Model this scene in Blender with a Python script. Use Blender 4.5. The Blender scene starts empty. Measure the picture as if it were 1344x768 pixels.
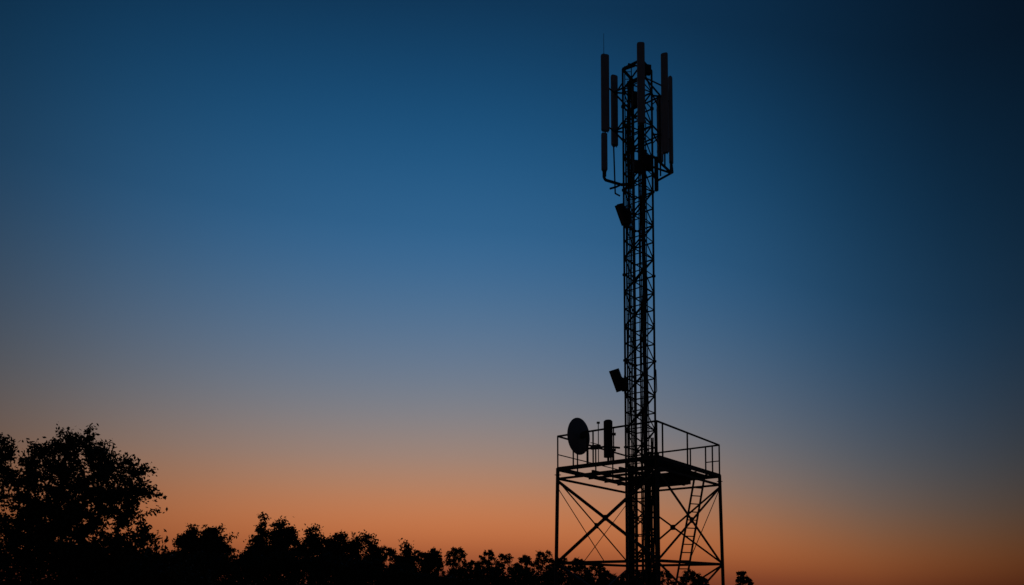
import bpy, math, random
import numpy as np
from mathutils import Vector, Matrix
random.seed(7); rng=np.random.default_rng(7)
scene=bpy.context.scene
V=Vector

# ------------------------------------------------------------------ materials
def mat(name, base, base2=None, rough=0.6, metal=0.0, scale=6.0, bump=0.0):
    m=bpy.data.materials.new(name); m.use_nodes=True
    nt=m.node_tree; b=nt.nodes["Principled BSDF"]
    b.inputs["Roughness"].default_value=rough; b.inputs["Metallic"].default_value=metal
    tc=nt.nodes.new("ShaderNodeTexCoord"); n=nt.nodes.new("ShaderNodeTexNoise")
    n.inputs["Scale"].default_value=scale; n.inputs["Detail"].default_value=6
    nt.links.new(tc.outputs["Object"],n.inputs["Vector"])
    r=nt.nodes.new("ShaderNodeValToRGB")
    r.color_ramp.elements[0].position=.3; r.color_ramp.elements[1].position=.7
    r.color_ramp.elements[0].color=(*base,1); r.color_ramp.elements[1].color=(*(base2 or base),1)
    nt.links.new(n.outputs["Fac"],r.inputs["Fac"]); nt.links.new(r.outputs["Color"],b.inputs["Base Color"])
    if bump:
        bp=nt.nodes.new("ShaderNodeBump"); bp.inputs["Strength"].default_value=bump
        nt.links.new(n.outputs["Fac"],bp.inputs["Height"]); nt.links.new(bp.outputs["Normal"],b.inputs["Normal"])
    return m
M_steel=mat("weathered_steel",(.035,.037,.04),(.06,.06,.062),.65,.2,9,.1)
M_cable=mat("cable_rubber",(.012,.012,.013),(.02,.02,.02),.7)
M_panel=mat("antenna_radome",(.40,.41,.42),(.46,.47,.48),.5,0,3)
M_dish=mat("dish_paint",(.26,.27,.29),(.32,.33,.35),.5,0,4)
M_leaf=mat("foliage",(.03,.045,.018),(.06,.075,.03),.8,0,2)
M_bark=mat("bark",(.03,.024,.018),(.06,.05,.04),.9,0,12,.4)
M_ground=mat("grass_ground",(.025,.035,.015),(.05,.05,.03),.95,0,.4,.3)

# ------------------------------------------------------------------ mesh helper
class MB:
    def __init__(s): s.v=[]; s.f=[]
    def tube(s,a,b,r,r2=None,n=8,cap=True):
        a=V(a); b=V(b); r2=r if r2 is None else r2
        d=(b-a)
        if d.length<1e-6: return
        d.normalize(); up=V((0,0,1)) if abs(d.z)<.95 else V((1,0,0))
        x=d.cross(up).normalized(); y=d.cross(x)
        i=len(s.v)
        for p,rr in((a,r),(b,r2)):
            for k in range(n):
                t=2*math.pi*k/n+math.pi/n
                s.v.append(p+x*(math.cos(t)*rr)+y*(math.sin(t)*rr))
        for k in range(n):
            k2=(k+1)%n; s.f.append((i+k,i+k2,i+n+k2,i+n+k))
        if cap: s.f.append(tuple(i+k for k in reversed(range(n)))); s.f.append(tuple(i+n+k for k in range(n)))
    def path(s,pts,r,n=8):
        for a,b in zip(pts[:-1],pts[1:]): s.tube(a,b,r,n=n)
    def angle(s,a,b,w,t=.01,flip=1):
        """L-profile steel"""
        a=V(a); b=V(b); d=(b-a).normalized(); up=V((0,0,1)) if abs(d.z)<.95 else V((1,0,0))
        x=d.cross(up).normalized()*flip; y=d.cross(x)
        prof=[(0,0),(w,0),(w,t),(t,t),(t,w),(0,w)]
        prof=[(p-w*.35,q-w*.35) for p,q in prof]
        i=len(s.v)
        for p in(a,b):
            for (u,q) in prof: s.v.append(p+x*u+y*q)
        for k in range(6):
            k2=(k+1)%6; s.f.append((i+k,i+k2,i+6+k2,i+6+k))
        s.f.append(tuple(i+k for k in range(6))); s.f.append(tuple(i+6+k for k in range(6)))
    def box(s,c,x,y,z):
        c=V(c);x=V(x)*.5;y=V(y)*.5;z=V(z)*.5;i=len(s.v)
        for a in(-1,1):
            for b in(-1,1):
                for d in(-1,1): s.v.append(c+x*a+y*b+z*d)
        for f in((0,1,3,2),(4,6,7,5),(0,4,5,1),(2,3,7,6),(0,2,6,4),(1,5,7,3)): s.f.append(tuple(i+k for k in f))
    def beam(s,a,b,w,h):
        a=V(a);b=V(b);d=b-a; x=d.normalized(); side=x.cross(V((0,0,1)))
        if side.length<.1: side=V((1,0,0))
        side.normalize(); up=side.cross(x)
        s.box((a+b)/2,d,side*w,up*h)
    def obj(s,name,m,parent=None,smooth=False,bevel=0):
        me=bpy.data.meshes.new(name); me.from_pydata([tuple(p) for p in s.v],[],s.f); me.update()
        me.materials.append(m)
        if smooth:
            me.polygons.foreach_set("use_smooth",[True]*len(me.polygons))
        o=bpy.data.objects.new(name,me); scene.collection.objects.link(o)
        if bevel:
            bm=o.modifiers.new("bevel","BEVEL"); bm.width=bevel; bm.segments=3
        if parent: o.parent=parent
        return o
def empty(name,loc=(0,0,0)):
    e=bpy.data.objects.new(name,None); e.location=loc; scene.collection.objects.link(e); return e

# ------------------------------------------------------------------ TOWER
tower=empty("telecom_tower")
U=V((-.785,.621,0)).normalized(); W=V((.621,.785,0)).normalized()
N=V((4.48,22.0,0)); LU=3.72; LW=4.91
def P(u,w,z): return N+U*u+W*w+V((0,0,z))
ZF=5.55; ZR=6.68
corn=[(0,0),(LU,0),(LU,LW),(0,LW)]
# base frame: four legs, rings, X bracing
b=MB()
for i,(u,w) in enumerate(corn):
    sp=.16
    du=(-sp if u==0 else sp)*.4; dw=(-sp if w==0 else sp)*.6
    b.tube(P(u+du,w+dw,-.1),P(u,w,ZF+.03),.062,n=10)
    b.box(P(u+du,w+dw,.02),U*.4,W*.4,V((0,0,.06)))
    b.box(P(u,w,ZF-.2),U*.16,W*.16,V((0,0,.02)))
ring=[2.35]
for z in ring:
    for i in range(4):
        a=corn[i]; c=corn[(i+1)%4]
        b.beam(P(*a,z),P(*c,z),.08,.09)
for i in range(4):
    a=corn[i]; c=corn[(i+1)%4]
    t=.085 if i in(0,3) else .055
    b.angle(P(*a,2.4),P(*c,5.15),t,.012); b.angle(P(*c,2.4)+V((.02,.02,0)),P(*a,5.15)+V((.02,.02,0)),t,.012,-1)
    b.angle(P(*a,.1),P(*c,2.3),t,.012); b.angle(P(*c,.1)+V((.02,.02,0)),P(*a,2.3)+V((.02,.02,0)),t,.012,-1)
    mid=(P(*a,2.4)+P(*c,5.15))/2
    b.box(mid,(P(*c,0)-P(*a,0)).normalized()*.2,V((0,0,.2)),(P(*c,0)-P(*a,0)).normalized().cross(V((0,0,1)))*.03)
# thin tie rods
b.tube(P(LU,0,4.9),P(1.9,0,2.35),.014); b.tube(P(LU,LW,4.9),P(LU,1.5,2.35),.014)
b.tube(P(0,LW,5.1),P(0,2.2,2.35),.014)
b.obj("base_frame",M_steel,tower)
# platform
p=MB()
for i in range(4):
    a=corn[i]; c=corn[(i+1)%4]
    p.beam(P(*a,ZF),P(*c,ZF),.09,.13)
    p.beam(P(*a,ZF-.33),P(*c,ZF-.33),.07,.07)
for w in (1.0,1.9,3.0,3.95): p.beam(P(.05,w,ZF-.1),P(LU-.05,w,ZF-.1),.06,.08)
for u in (1.35,2.37): p.beam(P(u,.05,ZF-.2),P(u,LW-.05,ZF-.2),.07,.09)
# deck: bar grating on the equipment side, checker plate + landing under it
for k in range(40):
    w=3.15+k*.041
    p.box(P(1.6,w,ZF+.0),U*2.5,W*.012,V((0,0,.05)))
for k in range(11):
    p.box(P(.4+k*.24,3.95,ZF+.012),U*.012,W*1.6,V((0,0,.02)))
p.box(P(1.6,3.75,ZF-.03),U*2.0,W*1.7,V((0,0,.012)))
p.box(P(1.55,3.6,ZF-.2),U*1.3,W*1.2,V((0,0,.24)))
p.box(P(1.2,4.3,ZF-.17),U*.5,W*.5,V((0,0,.18)))
for k in range(10):
    p.box(P(.3+k*.06,1.6,ZF+.02),U*.012,W*3.0,V((0,0,.04)))
p.obj("platform_deck",M_steel,tower)
# guard rail
g=MB()
def rail(a,c,posts,mid=False):
    A=P(*a,ZR);C=P(*c,ZR)
    g.tube(A,C,.032)
    for t in posts:
        q=A.lerp(C,t); g.tube(V((q.x,q.y,ZF)),q,.027)
rail(corn[0],corn[1],(0,.27,.44,.62,.83,1))
rail(corn[0],corn[3],(0,.08,.45,1))
rail(corn[1],corn[2],(.25,.5,.75,1))
rail(corn[3],corn[2],(.07,.14,.3,.65))
g.tube(P(0,LW,ZF+.55),P(.14*LU,LW,ZF+.55),.02)
g.tube(P(LU,.0,ZF+.5),P(LU,LW,ZF+.5),.018)
g.obj("guard_rail",M_steel,tower)
# ladder
l=MB()
top=V((6.72,25.52,5.5)); bot=V((5.62,25.2,0)); sd=V((.9,.42,0)).normalized()*.22
l.beam(bot-sd,top-sd,.06,.05); l.beam(bot+sd,top+sd,.06,.05)
for k in range(19):
    q=bot.lerp(top,(k+.5)/19); l.tube(q-sd,q+sd,.02,n=6)
l.obj("access_ladder",M_steel,tower)

# mast
MC=V((4.54,25.1,0)); S=.38; ZT=20.25
def Q(u,w,z): return MC+U*u+W*w+V((0,0,z))
m=MB()
mc=[(-S,-S),(S,-S),(S,S),(-S,S)]
for (u,w) in mc: m.tube(Q(u,w,-.1),Q(u,w,ZT),.038,n=8)
bay=.62; nb=int(ZT/bay)
for k in range(nb):
    z0=.25+k*bay; z1=z0+bay
    if z1>ZT: break
    for i in range(4):
        a=mc[i]; c=mc[(i+1)%4]
        m.angle(Q(*a,z0),Q(*c,z0),.04,.007)
        if (k+i)%2: a,c=c,a
        m.angle(Q(*a,z0),Q(*c,z1),.042,.007)
    if k%5==0:
        for (u,w) in mc: m.tube(Q(u,w,z0-.03),Q(u,w,z0+.03),.07,n=10)   # flanges
for i in range(4): m.beam(Q(*mc[i],ZT),Q(*mc[(i+1)%4],ZT),.08,.06)
m.obj("lattice_mast",M_steel,tower)
# climbing ladder and cable tray in mast
c=MB()
X=V((1,0,0))
for sx in(-.12,.12): c.beam(MC+V((-.33+sx,.0,.5)),MC+V((-.33+sx,.0,ZT+.15)),.03,.04)
z=.6
while z<ZT: c.tube(MC+V((-.45,0,z)),MC+V((-.21,0,z)),.013,n=6); z+=.28
for sx in(-.02,.2): c.beam(MC+V((.05+sx,.1,.5)),MC+V((.05+sx,.1,ZT-.2)),.025,.03)
z=.5
while z<ZT-.3: c.tube(MC+V((.03,.1,z)),MC+V((.25,.1,z)),.012,n=6); z+=.3
c.obj("climbing_ladder",M_steel,tower)
k=MB()
def cable(x,y,z0,z1,r):
    pts=[]; z=z0
    ph=random.random()*6
    while z<z1+.01:
        pts.append(MC+V((x+.012*math.sin(z*1.7+ph),y+.012*math.cos(z*1.3+ph),z))); z+=.5
    k.path(pts,r,6)
for i in range(5): cable(-.41+i*.04,.05,.3,random.uniform(18,19.8),.017)
for i in range(7): cable(.02+i*.04,-.12+.03*(i%2),.3,random.choice([19.5,18.5,16.8,19.8]),.019)
for i in range(6): cable(.24+i*.05,.02,.3,8.0-i*.3 if i>2 else 6.3,.028)
for i in range(4): cable(-.42+i*.05,-.02,.3,6.2,.028)
for i in range(4): cable(-.36+i*.045,-.06,15.8,20.2,.024)
k.obj("feeder_cables",M_cable,tower)

# head frame (three rings of pipe with arms)
h=MB()
polesXY={"A":(3.30,24.6),"B":(3.80,25.7),"C":(4.45,24.0),"D":(5.42,24.7),"E":(5.56,26.1),"F":(5.80,25.5)}
def pol(n,z): x,y=polesXY[n]; return V((x,y,z))
for z in(19.35,17.9):
    ringp=[Q(-.62,-.62,z),Q(.62,-.62,z),Q(.62,.62,z),Q(-.62,.62,z)]
    for i in range(4): h.tube(ringp[i],ringp[(i+1)%4],.03)
    for i in range(4): h.tube(Q(*mc[i],z),ringp[i],.03); h.tube(Q(*mc[i],z-.35),ringp[i],.02)
h.tube(pol("C",19.6),Q(-S,-S,19.6),.035); h.tube(pol("C",17.2),Q(-S,-S,17.2),.035)
h.tube(pol("A",19.35),Q(.62,-.62,19.35),.025); h.tube(pol("A",17.9),Q(.62,-.62,17.9),.025)
h.tube(pol("D",19.35),Q(-.62,-.62,19.35),.025); h.tube(pol("F",17.9),Q(-.62,.62,17.9),.025); h.tube(pol("F",19.35),Q(-.62,.62,19.35),.025)
h.tube(pol("B",19.75),Q(S,-S,19.75),.028);h.tube(pol("B",18.3),Q(S,-S,18.3),.028)
h.tube(pol("E",19.45),Q(-S,S,19.45),.028);h.tube(pol("E",18.0),Q(-S,S,18.0),.028)
# lower support frame with turned-up ends
h.path([V((3.24,24.6,16.35)),V((3.24,24.6,15.98)),V((3.30,24.62,15.88)),V((3.9,24.85,15.84)),Q(.2,-S,15.9)],.05)
h.path([V((3.55,25.3,15.95)),V((3.8,25.35,16.05)),Q(S,-S,16.0)],.035)
h.path([V((3.75,25.7,18.0)),V((3.8,25.7,16.0)),V((3.95,25.6,15.85))],.028)
h.path([Q(-S,-S,16.75),V((5.0,24.6,16.72)),V((5.62,24.75,16.25)),V((5.74,24.95,16.35)),V((5.80,25.3,16.8)),V((5.80,25.5,17.1))],.045)
h.path([Q(-S,-S,16.45),V((4.9,24.5,16.3)),V((5.62,24.8,16.25))],.035)
h.path([V((5.74,24.95,16.35)),V((5.3,25.6,16.4)),Q(-S,S,16.5)],.04)
h.tube(V((5.30,25.6,17.3)),V((5.30,25.6,16.05)),.075,n=12)
h.tube(pol("C",20.1),pol("C",16.2),.035)
h.tube(pol("A",20.2),pol("A",16.0),.03); h.tube(pol("D",20.3),pol("D",16.4),.03)
h.tube(pol("E",20.0),pol("E",16.9),.03); h.tube(pol("F",20.3),pol("F",16.7),.03)
h.tube(V((4.0,24.95,20.16)),V((4.45,25.1,20.42)),.035); h.tube(V((4.0,24.95,20.16)),V((4.0,24.95,20.0)),.03)
h.tube(V((4.2,25,20.42)),V((4.55,25.1,20.42)),.03)
# radio units clustered on the mast
for (x,y,z,hh) in((4.62,24.62,16.7,.5),(4.85,24.7,16.5,.42),(4.42,24.6,16.35,.4),(4.8,24.6,19.9,.3),(4.4,24.6,18.8,.5)):
    h.box(V((x,y,z)),V((.26,.05,0)),V((-.03,.16,0)),V((0,0,hh)))
h.obj("antenna_head_frame",M_steel,tower)

# rounded panel antennas
def panel(x,y,z0,z1,w,yaw,d=.13):
    b=MB(); n=20; L=z1-z0
    prof=[]
    for i in range(n):
        t=2*math.pi*i/n; cx=math.copysign(abs(math.cos(t))**.6,math.cos(t))*w/2; cy=math.copysign(abs(math.sin(t))**.6,math.sin(t))*d/2
        prof.append((cx,cy))
    lev=[(0,.8),(.02,.96),(.06,1),(L-.06,1),(L-.02,.96),(L,.8)]
    for (zz,s) in lev:
        for (a,c2) in prof: b.v.append(V((a*s,c2*s,zz-L/2)))
    for j in range(len(lev)-1):
        for i in range(n):
            i2=(i+1)%n; b.f.append((j*n+i,j*n+i2,(j+1)*n+i2,(j+1)*n+i))
    b.f.append(tuple(reversed(range(n)))); b.f.append(tuple((len(lev)-1)*n+i for i in range(n)))
    for zz in(-L*.32,L*.32):
        b.box(V((0,.1,zz)),V((.08,0,0)),V((0,.1,0)),V((0,0,.1)))
    for sx in(-.3,0,.3): b.tube(V((sx*w,0,-L/2)),V((sx*w,0,-L/2-.05)),.014)
    o=b.obj("panel_antenna",M_panel); o.location=(x,y,(z0+z1)/2); o.rotation_euler=(0,0,yaw)
    return o
panel(3.29,24.48,17.57,20.36,.30,.15)
panel(3.25,24.5,16.15,17.5,.22,.15)
panel(3.80,25.75,17.84,20.53,.27,.3)
panel(4.45,23.88,17.45,20.33,.27,0)
panel(5.42,24.6,16.85,20.5,.25,-.3)
panel(5.58,26.2,17.5,20.05,.26,.5)
panel(5.83,25.5,17.0,20.3,.17,.9)
# whip
b=MB(); b.tube((3.27,24.6,20.1),(3.27,24.6,21.25),.012,.006,n=6); b.tube((3.27,24.6,20.3),(3.27,24.6,20.5),.02,n=8)
b.obj("whip_antenna",M_steel)

# angled lamp/panel units
def flood(c,tilt,w,hh,mastpt):
    c=V(c); b=MB()
    up=V((-math.sin(tilt),-.1,math.cos(tilt))).normalized(); sd=V((math.cos(tilt)*.95,.3,math.sin(tilt)*.95)).normalized()
    sd=(sd-up*sd.dot(up)).normalized(); nn=sd.cross(up)
    b.box(c,sd*w,nn*.14,up*hh)
    b.box(c-nn*.075,sd*(w+.04),nn*.03,up*(hh+.04))
    for i in range(8): b.box(c+nn*.1+up*((i-3.5)*hh/9),sd*w*.8,nn*.07,up*.012)
    b.tube(c+sd*w*.5,c+sd*(w*.5+.12),.02)
    mp=V(mastpt)
    b.tube(c+sd*(w*.5)+up*.08,mp+V((0,0,.15)),.028); b.tube(c+sd*(w*.5)-up*.2,mp-V((0,0,.15)),.028)
    b.tube(mp-V((0,0,.3)),mp+V((0,0,.35)),.045)
    b.box(mp+V((-.02,-.06,-.02)),V((.2,0,0)),V((0,.12,0)),V((0,0,.42)))
    b.path([c-up*hh*.3+sd*w*.4,c-up*hh*.55+sd*.25,mp-V((0,0,.55))],.014,6)
    b.obj("floodlight",M_steel,bevel=.006)
flood((3.93,24.75,14.72),.36,.28,.70,(4.16,24.95,14.68))
flood((3.68,24.6,8.72),.36,.30,.74,(3.98,24.9,8.62))
b=MB(); b.path([Q(-S,S,9.3)+V((0,0,0)),V((5.13,25.2,9.25)),V((5.15,25.2,8.5)),Q(-S,S,8.35)],.016,6); b.obj("conduit_loop",M_steel,tower)

# dish on platform
def dish(c,nrm,R):
    c=V(c); nrm=V(nrm).normalized(); x=nrm.cross(V((0,0,1))).normalized(); y=x.cross(nrm)
    b=MB(); n=40; rings=[(0,0),(.25,.012),(.5,.045),(.75,.1),(.93,.155),(1.0,.18),(1.0,.2),(.98,.2),(.9,.165),(.5,.06),(0,.02)]
    idx=[]
    for (r,d) in rings:
        idx.append(len(b.v))
        for k2 in range(n):
            t=2*math.pi*k2/n; b.v.append(c+nrm*(d*R-.1*R)+x*math.cos(t)*max(r,.002)*R+y*math.sin(t)*max(r,.002)*R)
    for j in range(len(rings)-1):
        for k2 in range(n):
            q=(k2+1)%n; b.f.append((idx[j]+k2,idx[j]+q,idx[j+1]+q,idx[j+1]+k2))
    e=empty("satellite_dish")
    b.obj("reflector",M_dish,e,True)
    a=MB()
    a.tube(c-nrm*.1*R,c-nrm*.28,.1,.07,n=14)
    a.tube(c+nrm*.05,c+nrm*.4,.025); a.tube(c+nrm*.36,c+nrm*.46,.06,n=12)
    pole=c-nrm*.3
    a.tube(V((pole.x,pole.y,ZF)),V((pole.x,pole.y,c.z+.15)),.04)
    a.path([pole-V((0,0,.45)),V((3.1,23.3,pole.z-.42)),V((3.5,23.1,pole.z-.5))],.035)
    a.box(V((2.75,23.4,pole.z-.42)),V((.3,-.1,0)),V((.05,.12,0)),V((0,0,.14)))
    a.obj("mount",M_steel,e)
dish((2.27,23.7,6.56),(-.74,.67,.03),.62)
# cylindrical sector unit on deck
b=MB(); b.tube((3.13,23.15,5.75),(3.13,23.15,6.93),.145,n=20); b.tube((3.13,23.15,6.93),(3.13,23.15,6.97),.145,.10,n=20)
b.tube((3.13,23.15,5.5),(3.13,23.15,5.8),.04); b.tube((3.3,23.1,5.6),(3.3,23.1,6.7),.022)
b.box((3.28,23.1,6.5),(.18,0,0),(0,.08,0),(0,0,.08)); b.box((3.28,23.1,5.98),(.18,0,0),(0,.08,0),(0,0,.08))
b.obj("canister_antenna",M_steel)
b=MB(); b.tube((2.83,23.3,5.55),(2.83,23.3,6.9),.016); b.box((2.83,23.3,6.92),(.1,0,0),(0,.06,0),(0,0,.06)); b.tube((2.6,23.5,6.3),(2.83,23.3,6.2),.014)
b.obj("sensor_post",M_steel)

# ------------------------------------------------------------------ TERRAIN
def gz(x,y):
    s=1/(1+math.exp((x+9)/5.0)); d=1/(1+math.exp(-(y-38)/6.0)); far=math.exp(-max(0,y-80)/60)
    return 1.9*s*d*far+.12*math.sin(x*.21+1)*math.cos(y*.17)*(1 if abs(y)<200 else 0)*min(1,abs(x-4.5)/8+abs(y-25)/8)
ax=sorted(set(list(np.arange(-120,121,3.0))+[-4000,-2000,-1000,-500,-250,250,500,1000,2000,4000]))
ay=sorted(set(list(np.arange(-60,181,3.0))+[-4000,-2000,-1000,-500,-200,250,400,700,1200,2500,4000]))
b=MB()
for y in ay:
    for x in ax: b.v.append(V((x,y,gz(x,y)-.02 if abs(x)<300 and abs(y)<300 else 0)))
nx=len(ax)
for j in range(len(ay)-1):
    for i in range(nx-1): b.f.append((j*nx+i,j*nx+i+1,(j+1)*nx+i+1,(j+1)*nx+i))
b.obj("ground",M_ground,smooth=True)

# ------------------------------------------------------------------ FOLIAGE
def leaf_mesh(name,C,size,parent=None):
    """C: (n,3) leaf centres; rhombic leaf quads at random orientation"""
    n=len(C); C=np.asarray(C)
    d=rng.normal(size=(n,3)); d/=np.linalg.norm(d,axis=1)[:,None]
    e=rng.normal(size=(n,3)); e-=d*(e*d).sum(1)[:,None]; e/=np.linalg.norm(e,axis=1)[:,None]
    s=(size*rng.uniform(.6,1.35,n))[:,None]
    v=np.stack([C-d*s*.5,C+e*s*.27+d*s*.05,C+d*s*.55,C-e*s*.27+d*s*.05],1).reshape(-1,3)
    me=bpy.data.meshes.new(name); me.vertices.add(4*n); me.vertices.foreach_set("co",v.ravel())
    me.loops.add(4*n); me.loops.foreach_set("vertex_index",np.arange(4*n,dtype=np.int32))
    me.polygons.add(n); me.polygons.foreach_set("loop_start",np.arange(0,4*n,4,dtype=np.int32))
    me.polygons.foreach_set("loop_total",np.full(n,4,dtype=np.int32)); me.update(); me.validate()
    me.materials.append(M_leaf); o=bpy.data.objects.new(name,me); scene.collection.objects.link(o)
    if parent: o.parent=parent
    return o
def grow(base,blobs,ncl,trunk_r,rs,fork=.35):
    """connect scattered twig tips to nearest branch node -> natural branching; returns MB, tips"""
    base=np.array(base,float); pts=[]; wts=np.array([bb[3]*bb[4]*bb[5] for bb in blobs]); wts=wts/wts.sum()
    while len(pts)<ncl:
        bb=blobs[rs.choice(len(blobs),p=wts)]
        d=rs.normal(size=3); d/=np.linalg.norm(d); r=rs.uniform(.3,1.0)**.55*rs.uniform(.92,1.1)
        if rs.random()<.06: r*=1.14
        pts.append(np.array([bb[0]+d[0]*bb[3]*r,bb[1]+d[1]*bb[4]*r,bb[2]+d[2]*bb[5]*r]))
    cx=sum(w*np.array(bb[:3]) for w,bb in zip(wts,blobs)); 
    forkp=base+(cx-base)*fork; forkp[2]=base[2]+(cx[2]-base[2])*fork
    nodes=[base,base+(forkp-base)*.5+rs.normal(size=3)*.06,forkp]; par=[-1,0,1]
    pts.sort(key=lambda q:np.linalg.norm(q-forkp))
    tips=[]
    for q in pts:
        A=np.array(nodes[2:]); dist=np.linalg.norm(A-q,axis=1)+.6*np.maximum(0,A[:,2]-q[2])
        i=int(np.argmin(dist))+2; a=nodes[i]; L=np.linalg.norm(q-a); k=max(1,int(L/.45)); prev=i
        for s_ in range(1,k+1):
            t=s_/k; w=a+(q-a)*t+(rs.normal(size=3)*.05*L if s_<k else 0); w[2]+=.12*L*math.sin(t*math.pi)*.5
            nodes.append(w); par.append(prev); prev=len(nodes)-1
        tips.append((prev,nodes[par[prev]],nodes[prev]))
    wt=[0]*len(nodes)
    for t,_,_ in tips: wt[t]+=1
    for i in range(len(nodes)-1,0,-1): wt[par[i]]+=wt[i]
    b=MB(); tot=wt[0]
    R=lambda i: max(.008,trunk_r*(max(wt[i],.5)/tot)**.48)
    for i in range(1,len(nodes)): b.tube(nodes[par[i]],nodes[i],R(par[i]) if par[i]>0 else trunk_r*1.25,R(i),n=6,cap=False)
    return b,tips
def make_tree(x,y,blobs,ncl,leaves,size,spread,tr,seed,name="tree"):
    rs=np.random.default_rng(seed)
    e=empty(name); z=gz(x,y)-.1
    b,tips=grow((x,y,z),blobs,ncl,tr,rs)
    b.obj("trunk_and_limbs",M_bark,e)
    C=[]
    for _,a,q in tips:
        n=int(leaves*rs.uniform(.4,1.4)); t=rs.uniform(-.3,1.15,n)[:,None]; sp=spread*rs.uniform(.6,1.3)
        C.append(a+(q-a)*t*1.0+rs.normal(size=(n,3))*sp*np.array([1,1,.75]))
    leaf_mesh("foliage",np.concatenate(C),size,e)
    return e
# big tree at left
make_tree(-18.9,30.5,[(-18.8,30.5,6.0,2.3,2.4,2.45),(-21.0,30.3,5.7,2.4,2.3,2.3),(-16.9,30.2,5.6,1.75,2.0,2.1),(-15.5,30,4.6,1.0,1.1,1.6),(-18.6,30.3,3.6,3.2,2.2,1.7)],560,64,.165,.15,.24,11)
# middle distance trees: x,y,top z, half width
def mid(x,y,top,hw,seed,ncl=140):
    z=gz(x,y); hh=(top-z)*.42; cz=top-hh
    rs=random.Random(seed)
    bl=[(x,y,cz,hw*.78,hw*.8,hh*.95)]
    for i in range(5):
        a=rs.uniform(0,6.28); bl.append((x+math.cos(a)*hw*.5,y+math.sin(a)*hw*.5,cz-rs.uniform(-.1,.4)*hh,hw*.48,hw*.5,hh*.58))
    make_tree(x,y,bl,ncl,80,.23,.19,.16,seed)
mid(-25.6,60,7.05,2.8,21,210); mid(-19.9,60,7.6,2.3,22,180); mid(-17.0,61,6.8,1.5,27,90); mid(-14.6,61,6.5,1.8,23,120); mid(-12.3,60,6.1,1.7,24,110)
mid(-9.2,60,5.4,1.25,25,75); mid(-6.8,60,5.0,1.0,28,50); mid(-22.6,64,5.9,1.8,26,90)
# distant line, one object
def line(name,specs,size,dens,seed,core):
    rs=np.random.default_rng(seed); C=[]; tw=MB()
    for (x,y,top,hw) in specs:
        z=gz(x,y); H=top-z
        nc=int(dens)
        for i in range(nc):
            u=rs.uniform(-1,1); prof=math.sqrt(max(0,1-abs(u)**2.4)); zz=z+H*(.35+.65*prof*rs.uniform(.1,1)**.45)-.15
            c=np.array([x+u*hw,y+rs.uniform(-1,1)*hw*.7,zz]); n=int(rs.uniform(20,55))
            C.append(c+rs.normal(size=(n,3))*np.array([.17,.17,.14])*hw*.55)
            if rs.random()<.25:
                tw.tube((x+u*hw*.3,y,z),tuple(c+np.array([0,0,.35])),.05,.01,n=5,cap=False)
    e=empty(name); leaf_mesh("foliage",np.concatenate(C),size,e); tw.obj("branches",M_bark,e)
specs=[]
Y=75; s=Y/942
for px,top,hw in((505,718,16),(548,721,11),(572,719,10),(600,719,16),(620,734,12),(639,720,14),(664,726,16),(690,728,14),(714,721,16),(738,729,14),(760,732,15),(782,739,14),(800,747,14),(825,746,15),(850,750,14),(875,747,14),(900,748,14),(920,756,11),(964,749,10)):
    specs.append(((px-672)*s,Y+random.uniform(-3,3),1.6+(768-top)*s*1.01,hw*s))
line("distant_tree_line",specs,.23,50,5,True)
# understorey shrubs
def shrubs(name,x0,x1,y,topf,seed,n,size):
    rs=np.random.default_rng(seed); C=[]
    for i in range(n):
        x=rs.uniform(x0,x1); yy=y+rs.uniform(-2,2); z=gz(x,yy); t=topf(x)*(1+.12*math.sin(x*2.1)+.1*math.sin(x*5.3+1))
        zz=z+t*rs.uniform(0,1)**.8
        C.append(np.array([x,yy,zz])+rs.normal(size=(26,3))*.2)
    leaf_mesh(name,np.concatenate(C),size)
shrubs("shrubbery",-34,-14,32,lambda x:3.0 if x<-17 else max(1.4,3.0-(x+17)*.45),31,1500,.2)
shrubs("hedgerow",-33,-2,55,lambda x:2.1 if x<-12 else max(1.3,2.1-(x+12)*.1),32,2200,.25)
shrubs("hedgerow",-6,18,68,lambda x:2.6 if x<4 else max(.9,2.6-(x-4)*.13),33,1400,.25)

# ------------------------------------------------------------------ SKY
w=bpy.data.worlds.new("World"); scene.world=w; w.use_nodes=True
nt=w.node_tree; nt.nodes.clear(); N_=nt.nodes.new; Lk=nt.links.new
def lin(c): 
    c=c/255; return c/12.92 if c<=.04045 else ((c+.055)/1.055)**2.4
tc=N_("ShaderNodeTexCoord"); sx=N_("ShaderNodeSeparateXYZ"); Lk(tc.outputs["Generated"],sx.inputs[0])
def math_(op,a,b=None,c=None):
    n=N_("ShaderNodeMath"); n.operation=op
    for i,q in enumerate((a,b,c)):
        if q is None: continue
        if isinstance(q,(int,float)): n.inputs[i].default_value=q
        else: Lk(q,n.inputs[i])
    return n.outputs[0]
x,y,z=sx.outputs
hl=math_('SQRT',math_('ADD',math_('MULTIPLY',x,x),math_('MULTIPLY',y,y)))
t=math_('DIVIDE',z,math_('MAXIMUM',hl,.001))
az=math_('ARCTAN2',x,y)
azr=math_('MAXIMUM',math_('ADD',az,.08),0)
az2=math_('MULTIPLY',azr,azr)
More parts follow.
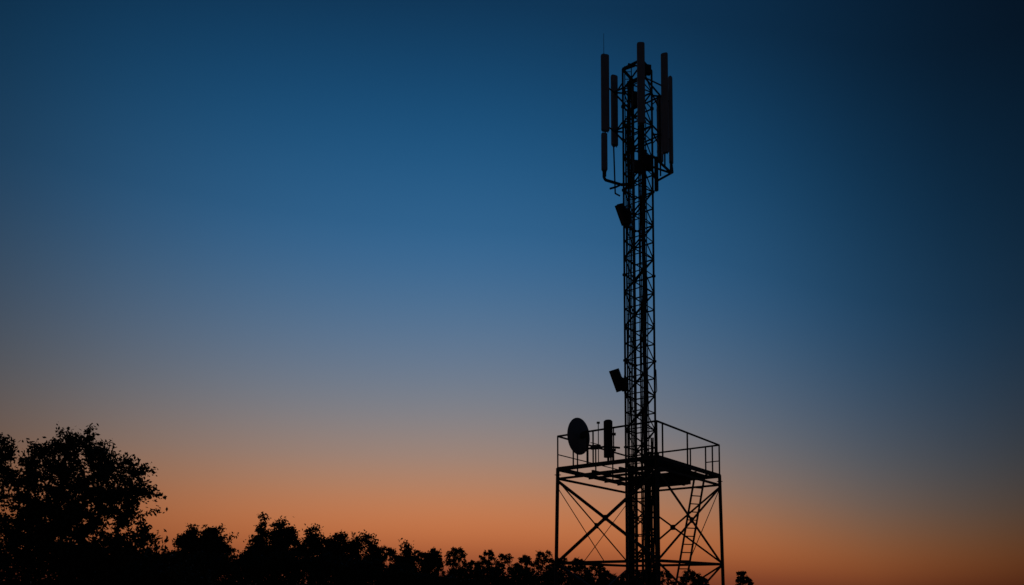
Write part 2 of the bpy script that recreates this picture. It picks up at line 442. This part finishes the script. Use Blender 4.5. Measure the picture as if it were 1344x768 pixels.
# the warm band hugs the horizon more closely away from the afterglow
ext=math_('MULTIPLY',math_('MINIMUM',math_('MULTIPLY',az2,1.2),.5),math_('SMOOTH_MIN',t,.3,.25))
tk=math_('ADD',t,ext)
tk=math_('ADD',tk,math_('MINIMUM',math_('MULTIPLY',az2,.15),.045))
tn=math_('MULTIPLY',tk,.8)
stops=[(768,(108,50,40)),(735,(154,80,50)),(705,(188,107,64)),(675,(194,119,76)),(640,(180,127,95)),(600,(157,131,117)),(550,(131,129,133)),(500,(110,123,141)),(450,(92,117,145)),(400,(75,111,146)),(350,(59,104,145)),(300,(47,98,141)),(200,(29,84,127)),(100,(19,68,107)),(0,(13,52,84))]
def ratio(py):
    bq=(718.6-py)/942; return (bq*.9986+.0523)/(.9986-.0523*bq)
cr=N_("ShaderNodeValToRGB"); el=cr.color_ramp.elements
cr.color_ramp.interpolation='B_SPLINE'
for i,(py,c) in enumerate(stops):
    pos=ratio(py)*.8
    e=el[i] if i<2 else el.new(pos)
    e.position=max(0,pos); e.color=(lin(c[0]),lin(c[1]),lin(c[2]),1)
e=el.new(.97); e.color=(.002,.018,.055,1)
Lk(tn,cr.inputs[0])
da=math_('ABSOLUTE',math_('ADD',az,math.radians(4.5)))
r2=N_("ShaderNodeValToRGB"); e2=r2.color_ramp.elements; r2.color_ramp.interpolation='B_SPLINE'
fs=[(0,1),(8,.97),(16,.86),(24,.66),(31,.43),(38,.23),(44,.14),(60,.08),(180,.08)]
for i,(d,f) in enumerate(fs):
    e=e2[i] if i<2 else e2.new(d/180); e.position=d/180; e.color=(f,f,f,1)
Lk(math_('DIVIDE',da,math.pi),r2.inputs[0])
mx=N_("ShaderNodeMix"); mx.data_type='RGBA'; mx.blend_type='MULTIPLY'; mx.inputs[0].default_value=1
Lk(cr.outputs[0],mx.inputs[6]); Lk(r2.outputs[0],mx.inputs[7])
sky=N_("ShaderNodeTexSky"); sky.sky_type='NISHITA'; sky.sun_disc=False
sky.sun_elevation=math.radians(-4); sky.sun_rotation=math.radians(-5)
bg=N_("ShaderNodeBackground"); Lk(mx.outputs[2],bg.inputs[0]); bg.inputs[1].default_value=1.0
bg2=N_("ShaderNodeBackground"); Lk(sky.outputs[0],bg2.inputs[0]); bg2.inputs[1].default_value=.05
ad=N_("ShaderNodeAddShader"); Lk(bg.outputs[0],ad.inputs[0]); Lk(bg2.outputs[0],ad.inputs[1])
out=N_("ShaderNodeOutputWorld"); Lk(ad.outputs[0],out.inputs[0])

sl=bpy.data.lights.new("sun","SUN"); sl.energy=.02; sl.angle=math.radians(.5); sl.color=(1,.6,.4)
so=bpy.data.objects.new("sun",sl); scene.collection.objects.link(so)
so.rotation_euler=V((math.sin(math.radians(-5)),math.cos(math.radians(-5)),.03)).to_track_quat('Z','Y').to_euler()

# ------------------------------------------------------------------ CAMERA
cd=bpy.data.cameras.new("camera"); cam=bpy.data.objects.new("camera",cd); scene.collection.objects.link(cam)
cam.location=(0,0,1.6); cam.rotation_euler=(math.radians(93),0,0)
cd.sensor_width=36; cd.lens=25.23; cd.shift_y=.249; cd.clip_end=10000; cd.clip_start=.05
scene.camera=cam
scene.view_settings.view_transform='Standard'; scene.view_settings.look='None'; scene.view_settings.exposure=0
